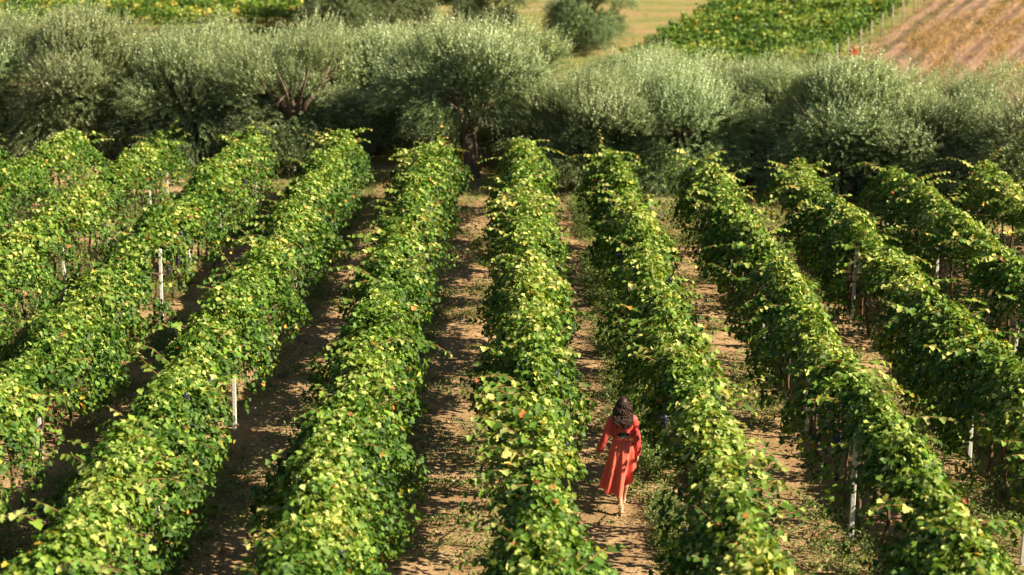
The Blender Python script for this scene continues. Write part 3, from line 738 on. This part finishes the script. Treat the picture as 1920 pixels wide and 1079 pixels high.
# ------------------------------------------------------------------ the woman
def person():
    M_SKIN = solid('skin', (.50, .27, .17), .5, .06, 10, .02, .35)
    M_HAIR = solid('hair', (.030, .011, .007), .5, .5, 25, .1, .3)
    M_BLACK = solid('black_cloth', (.012, .012, .014), .7, .2, 20, .1)
    M_SAND = solid('sandal_leather', (.55, .46, .38), .6, .1, 20, .1)
    def cloth(name, base):
        m, nt, N, L = newmat(name)
        nz = N.new('ShaderNodeTexNoise'); nz.inputs['Scale'].default_value = 9; tc = N.new('ShaderNodeTexCoord'); L.new(tc.outputs['Object'], nz.inputs[0])
        r = ramp(N, [(.3, tuple(.93 * c for c in base)), (.7, base)]); L.new(nz.outputs[0], r.inputs[0])
        pb = N.new('ShaderNodeBsdfPrincipled'); pb.inputs['Roughness'].default_value = .55; pb.inputs['Sheen Weight'].default_value = .3
        L.new(r.outputs[0], pb.inputs['Base Color'])
        tr = N.new('ShaderNodeBsdfTranslucent'); L.new(r.outputs[0], tr.inputs[0]); ms = N.new('ShaderNodeMixShader'); ms.inputs[0].default_value = .22
        L.new(pb.outputs[0], ms.inputs[1]); L.new(tr.outputs[0], ms.inputs[2]); o = N.new('ShaderNodeOutputMaterial'); L.new(ms.outputs[0], o.inputs[0])
        return m
    M_RED = cloth('red_blouse_fabric', (.80, .085, .075)); M_SKIRT = cloth('coral_skirt_fabric', (.95, .17, .115))
    p = ray(1163, 948)
    root = empty('person', (1.54, 22.75, float(gz(1.54, 22.75)) - .005)); root.scale = (.95, .96, 1.0)
    tag(root, 'woman with long dark curly hair walking away between vine rows in a coral red dress', 'person')
    A = np.array
    parts = []
    # trunk of the body
    z = [.80, .86, .92, .98, 1.04, 1.09, 1.15, 1.22, 1.29, 1.34, 1.375, 1.40, 1.43, 1.47, 1.51]
    rx = [.130, .168, .172, .158, .130, .117, .124, .138, .150, .155, .148, .105, .062, .050, .050]
    ry = [.085, .115, .120, .105, .090, .083, .090, .100, .104, .098, .082, .068, .056, .052, .052]
    def ring_loft(zz, rx, ry, cx, cy, seg=28):
        ph = np.linspace(0, 2 * math.pi, seg, endpoint=False); vs = []
        for a, b, c, d, e in zip(zz, rx, ry, cx, cy): vs.append(np.stack([d + b * np.cos(ph), e + c * np.sin(ph), a + 0 * ph], 1))
        fs = []
        for i in range(len(zz) - 1):
            for j in range(seg): fs.append((i * seg + j, i * seg + (j + 1) % seg, (i + 1) * seg + (j + 1) % seg, (i + 1) * seg + j))
        V = np.concatenate(vs); n = len(zz)
        for i in (0, n - 1):
            V = np.concatenate([V, [[cx[i], cy[i], zz[i]]]]); c = len(V) - 1
            for j in range(0, seg, 2):
                q = (i * seg + j, i * seg + (j + 1) % seg, i * seg + (j + 2) % seg, c); fs.append(q if i else q[::-1])
        return V, np.array(fs)
    parts.append(ring_loft(z, rx, ry, [0] * 15, [0] * 12 + [.01, .015, .02]))
    # head
    def ell(c, r, sub=3, rot=0):
        v, f = ico(1, sub); v = v * A(r); return v + A(c), np.concatenate([f, f[:, 2:3]], 1)
    HC = A([0.0, .03, 1.565])
    hv, hf = ico(1, 4); hv = hv.copy()
    jaw = np.clip(-hv[:, 2], 0, 1)
    hx = hv[:, 0] * (.074 - .020 * jaw); hy = hv[:, 1] * (.092 - .020 * jaw) + .018 * jaw; hz = hv[:, 2] * .112
    # eye sockets and brow
    for sx in (-1, 1):
        dd = (hx - sx * .030) ** 2 + (hz - .005) ** 2; hy -= np.where(hy > 0, .010 * np.exp(-dd / .00022), 0)
    parts.append((np.stack([hx, hy, hz], 1) + HC, np.concatenate([hf, hf[:, 2:3]], 1)))
    parts.append(tube([HC + A([0, .086, .012]), HC + A([0, .104, -.018]), HC + A([0, .092, -.032])], [.006, .012, .007], 8))   # nose
    for sx in (-1, 1):
        parts.append(ell(HC + A([sx * .073, -.005, -.005]), (.010, .018, .030), 2))
        parts.append(ell(HC + A([sx * .030, .078, .005]), (.012, .010, .009), 2))
    parts.append(ell(HC + A([0, .082, -.058]), (.022, .010, .006), 2)); parts.append(ell(HC + A([0, .080, -.068]), (.019, .010, .006), 2))
    # arms and hands
    def arm(sh, el, wr, hand_dir, palm_n, sx):
        sh, el, wr = A(sh), A(el), A(wr)
        pts = [sh + (A([0, 0, 1.36]) - sh) * .35, sh, sh + (el - sh) * .35, el - (el - sh) * .12, el, el + (wr - el) * .3, el + (wr - el) * .75, wr]
        parts.append(tube(pts, [.048, .050, .042, .036, .035, .035, .026, .021], 14))
        d = unit(A(hand_dir)); nrm = unit(A(palm_n) - d * np.dot(d, A(palm_n))); s = np.cross(d, nrm)
        palm = [wr - d * .01, wr + d * .02, wr + d * .05, wr + d * .082]
        T = unit(d)
        seg = 12; vs = []
        for pnt, a, b_ in zip(palm, [.021, .026, .036, .034], [.016, .015, .014, .011]):
            ph = np.linspace(0, 2 * math.pi, seg, endpoint=False); vs.append(pnt + np.outer(np.cos(ph), s) * a + np.outer(np.sin(ph), nrm) * b_)
        V = np.concatenate(vs + [palm[0][None], palm[-1][None]]); fs = []
        for i in range(3):
            for j in range(seg): fs.append((i * seg + j, i * seg + (j + 1) % seg, (i + 1) * seg + (j + 1) % seg, (i + 1) * seg + j))
        for j in range(0, seg, 2):
            fs.append((j, 4 * seg, (j + 2) % seg, (j + 1) % seg)); fs.append((3 * seg + j, 3 * seg + (j + 1) % seg, 3 * seg + (j + 2) % seg, 4 * seg + 1))
        parts.append((V, np.array(fs)))
        for i, ln in enumerate((.068, .078, .072, .056)):
            o = (i - 1.5) * .0175; b0 = wr + d * .072 + s * o
            sp = s * (i - 1.5) * .10
            d1 = unit(d + sp + nrm * .25); d2 = unit(d + sp + nrm * .85); d3 = unit(d * .7 + sp + nrm * 1.2)
            q1 = b0 + d1 * ln * .48; q2 = q1 + d2 * ln * .32; q3 = q2 + d3 * ln * .22
            parts.append(tube([b0, q1, q2, q3], [.0088, .0083, .0076, .0062], 8))
        ts = s * sx
        b0 = wr + d * .025 + ts * .022; q1 = b0 + unit(ts * .8 + d * .9 + nrm * .3) * .034; q2 = q1 + unit(ts * .25 + d + nrm * .5) * .028; q3 = q2 + unit(d + nrm * .6) * .016
        parts.append(tube([b0, q1, q2, q3], [.012, .0105, .009, .007], 8))
    LA = ((-.165, 0, 1.365), (-.255, -.045, 1.12), (-.335, .03, .905)); RA = ((.165, 0, 1.365), (.215, -.02, 1.11), (.228, .015, .86))
    arm(*LA, (-.35, .12, -1), (1, .3, 0), 1); arm(*RA, (.08, .12, -1), (-1, .3, 0), 1)
    # legs: left foot behind, right foot forward
    def leg(hip, kn, an, toe, heel_z):
        hip, kn, an, toe = A(hip), A(kn), A(an), A(toe)
        pts = [hip + A([0, 0, .05]), hip, hip + (kn - hip) * .4, kn - (kn - hip) * .1, kn, kn + (an - kn) * .2 + A([0, -.012, 0]), kn + (an - kn) * .38 + A([0, -.014, 0]), kn + (an - kn) * .7, an]
        parts.append(tube(pts, [.085, .088, .072, .056, .052, .050, .053, .036, .029], 16))
        hl = A([an[0], an[1] - .035, heel_z])
        mid = (an * .45 + toe * .55); mid[2] = (an[2] - .02) * .35 + toe[2] * .75 + .012
        parts.append(tube([hl + A([0, -.005, .0]), an + A([0, .005, -.03]), mid, toe + A([0, -.03, .0]), toe], [(.022, .026), (.030, .034), (.038, .026), (.040, .015), (.028, .009)], 12))
        parts.append(tube([an + A([0, 0, .03]), an, hl + A([0, .01, 0])], [.029, .031, .024], 10))
        for i in range(5):
            b0 = toe + A([(i - 2) * .015, -.012 - abs(i - 1.5) * .003, 0]); parts.append(tube([b0, b0 + A([0, .018, 0]), b0 + A([0, .03, -.003])], [.009, .009, .006], 6))
    LF = ((-.085, 0, .86), (-.055, .0, .48), (-.02, -.21, .115), (-.005, -.075, .030)); RF = ((.085, 0, .86), (.075, .17, .48), (.045, .26, .085), (.055, .40, .030))
    leg(*LF, .07); leg(*RF, .045)
    v, f = merge(parts)
    body = link('body', raw_mesh('body', v, f, M_SKIN, None, True), root)
    rm = body.modifiers.new('weld_surface', 'REMESH'); rm.mode = 'VOXEL'; rm.voxel_size = .0042; rm.use_smooth_shade = True
    sm = body.modifiers.new('soften', 'SMOOTH'); sm.factor = .4; sm.iterations = 2
    # bra band
    ph = np.linspace(0, 2 * math.pi, 40, endpoint=False); zz = [1.148, 1.16, 1.185, 1.20]
    v, f = ring_loft(zz, [.131, .136, .140, .142], [.097, .100, .103, .104], [0] * 4, [0] * 4, 40); link('bra_band', raw_mesh('bra_band', v, f[:120], M_BLACK, None, True), root)
    # blouse: shell with an open triangle on the back
    nph, nz = 72, 26; ph = np.linspace(0, 2 * math.pi, nph, endpoint=False)
    back = np.abs(((ph - 1.5 * math.pi + math.pi) % (2 * math.pi)) - math.pi)     # 0 at the middle of the back
    zb = np.where(back < 1.15, 1.095 + .15 * (1 - back / 1.15) ** .9, 1.085)
    ztop = 1.43
    V = []
    for i in range(nz):
        t = i / (nz - 1); zc = zb + (ztop - zb) * t
        bx = np.interp(zc, z, rx); by = np.interp(zc, z, ry)
        pucker = .006 * np.sin(ph * 17 + zc * 9) * (1 - t) + .004 * np.sin(ph * 9 + zc * 30)
        slack = .016 + .020 * np.exp(-((zc - 1.15) / .05) ** 2) * (back > 1.0)
        V.append(np.stack([(bx + slack + pucker) * np.cos(ph), (by + slack + pucker) * np.sin(ph), zc + .004 * np.sin(ph * 5)], 1))
    V = np.concatenate(V); fs = [(i * nph + j, i * nph + (j + 1) % nph, (i + 1) * nph + (j + 1) % nph, (i + 1) * nph + j) for i in range(nz - 1) for j in range(nph)]
    bl = [(V, np.array(fs))]
    def sleeve(sh, el, wr):
        sh, el, wr = A(sh), A(el), A(wr); pts = [sh + (A([0, 0, 1.34]) - sh) * .5 + A([0, 0, .01])]; rad = [.064]
        for t in np.linspace(0, 1, 9): pts.append(sh + (el - sh) * t); rad.append(.058 - .010 * t + rng.uniform(-.003, .003))
        for t in np.linspace(.1, .93, 10): pts.append(el + (wr - el) * t); rad.append(.048 + .010 * math.sin(t * 3.0) + rng.uniform(-.003, .003))
        pts.append(el + (wr - el) * .95); rad.append(.036); pts.append(el + (wr - el) * .97); rad.append(.031); pts.append(wr + (wr - el) * .01); rad.append(.033); pts.append(wr + (wr - el) * .05); rad.append(.040)
        v, f = tube(pts, rad, 28, False)
        v = v.reshape(len(pts), 28, 3); c = A(pts)[:, None, :]
        ang = np.linspace(0, 2 * math.pi, 28, endpoint=False); w = 1 + .07 * np.sin(ang * 6)[None, :] * np.linspace(.3, 1.3, len(pts))[:, None] + .05 * np.sin(np.arange(len(pts)) * 1.7)[:, None] * np.sin(ang * 2 + 1)[None, :]
        v = c + (v - c) * w[..., None]
        return v.reshape(-1, 3), f
    bl.append(sleeve(*LA)); bl.append(sleeve(*RA))
    v, f = merge(bl); o = link('blouse', raw_mesh('blouse', v, f, M_RED, None, True), root)
    sf = o.modifiers.new('thickness', 'SOLIDIFY'); sf.thickness = .003
    # skirt
    nph, nz = 140, 44; ph = np.linspace(0, 2 * math.pi, nph, endpoint=False)
    V = []
    cphi, sphi = np.cos(ph), np.sin(ph)
    for i in range(nz):
        t = i / (nz - 1)
        left = np.clip(-cphi, 0, 1); right = np.clip(cphi, 0, 1)
        hem = .33 + .06 * left ** 2 + .28 * right ** 1.3 + .05 * sphi + .02 * np.sin(ph * 3 + 1)
        zc = 1.095 + (hem - 1.095) * t
        wbx = np.interp(np.clip(zc, .86, 1.1), z, rx) + .012; wby = np.interp(np.clip(zc, .86, 1.1), z, ry) + .012
        fl_ = np.clip((t - .22) / .78, 0, 1)
        gx = wbx + .022 * fl_ * (1 + .8 * left); gy = wby + .10 * fl_
        fold = np.sin(ph * 8 + .9 * np.sin(ph * 2) + t * 1.1) * (.006 + .055 * fl_) + np.sin(ph * 16 + 2 * np.sin(ph * 3)) * (.005 + .007 * fl_) + .010 * np.sin(ph * 34) * np.exp(-((t - .04) / .05) ** 2)
        cx = -.06 * fl_ ** 1.2; cy = .02 * fl_
        V.append(np.stack([cx + (gx + fold) * cphi, cy + (gy + fold) * sphi, zc], 1))
    V = np.concatenate(V); fs = [(i * nph + j, (i + 1) * nph + j, (i + 1) * nph + (j + 1) % nph, i * nph + (j + 1) % nph) for i in range(nz - 1) for j in range(nph)]
    o = link('skirt', raw_mesh('skirt', V, np.array(fs), M_SKIRT, None, True), root); sf = o.modifiers.new('thickness', 'SOLIDIFY'); sf.thickness = .003
    # waistband
    v, f = ring_loft([1.075, 1.08, 1.10, 1.105], [.137, .139, .139, .137], [.101, .103, .103, .101], [0] * 4, [0] * 4, 48); link('waistband', raw_mesh('waistband', v, f[:144], M_SKIRT, None, True), root)
    # hair: a cap and many curling locks
    hp = []
    cv, cf = ico(1, 4); cv = cv * A([.086, .100, .118]) + HC + A([0, -.014, .010]); fr = (cv - HC)
    ok = ~((fr[:, 1] > .045) & (fr[:, 2] < .055)); ff = cf[ok[cf].all(1)]; ff = np.concatenate([ff, ff[:, 2:3]], 1)
    cvn = fr / np.linalg.norm(fr, axis=1)[:, None]; cv = cv + cvn * (.004 * np.sin(np.arctan2(fr[:, 0], -fr[:, 1]) * 26))[:, None]
    hp.append((cv, ff))
    for i in range(300):
        a = rng.uniform(-2.0, 2.0)               # 0 = straight back
        s0 = HC + A([math.sin(a) * .078, -math.cos(a) * .094 - .01, rng.uniform(-.05, .06)])
        ln = rng.uniform(.18, .33) * (1 - .12 * abs(a)); n = 14; fan = rng.uniform(.75, 1.4)
        pts = []; f0 = rng.uniform(0, 6.28); am = rng.uniform(.008, .018); wl = rng.uniform(.09, .13)
        for j in range(n):
            t = j / (n - 1); d = ln * t
            pz = s0[2] - d * (1 - .05 * t)
            bx = s0[0] * (1 + .55 * fan * math.sin(min(1, t * 1.3) * 1.7)) + .0 * t
            by = s0[1] - .02 * math.sin(t * 2.5) * fan
            tor = -(float(np.interp(pz, z, ry)) + .022) if pz < 1.45 else -.06
            lim = math.sqrt(max(0, 1 - min(1, (bx / .17) ** 2)))
            if abs(a) < 1.7: by = min(by, tor * (.3 + .7 * lim) - rng.uniform(0, .012)) if pz < 1.45 else by
            k = am * min(1, t * 2.2); pts.append((bx + k * math.cos(f0 + d / wl * 6.28), by + k * math.sin(f0 + d / wl * 6.28), pz))
        hp.append(tube(pts, np.concatenate([np.linspace(.008, .0095, 7), np.linspace(.0095, .0025, 7)]), 5))
    v, f = merge(hp); link('hair', raw_mesh('hair', v, f, M_HAIR, None, True), root)
    # sandals
    for an, toe, hz_ in ((A(LF[2]), A(LF[3]), .07), (A(RF[2]), A(RF[3]), .045)):
        sp = []
        hl = A([an[0], an[1] - .045, hz_ - .035]); tt = toe + A([0, .035, -.016])
        mid = (hl + tt) / 2 + A([0, .02, -.006 if hz_ > .05 else 0])
        sp.append(tube([hl, (hl * .7 + tt * .3), mid, toe + A([0, 0, -.018]), tt], [(.024, .006), (.030, .006), (.036, .006), (.042, .006), (.028, .005)], 12))
        def strap(c, rx_, ry_, tilt=0):
            q = np.linspace(0, 2 * math.pi, 19); return tube([c + A([rx_ * math.cos(u), ry_ * math.sin(u), tilt * math.sin(u)]) for u in q], [.005] * 19, 5, False)
        sp.append(strap(an + A([0, 0, .03]), .034, .036)); sp.append(strap(an + A([0, 0, .008]), .036, .040, .012)); sp.append(strap(an + A([0, .003, .065]), .036, .037, .008))
        q = np.linspace(0, math.pi, 10); sp.append(tube([toe + A([.042 * math.cos(u), -.03, .026 * math.sin(u) - .012]) for u in q], [.006] * 10, 5, False))
        v, f = merge(sp); link('sandal', raw_mesh('sandal', v, f, M_SAND, None, True), root)
    return root
person()
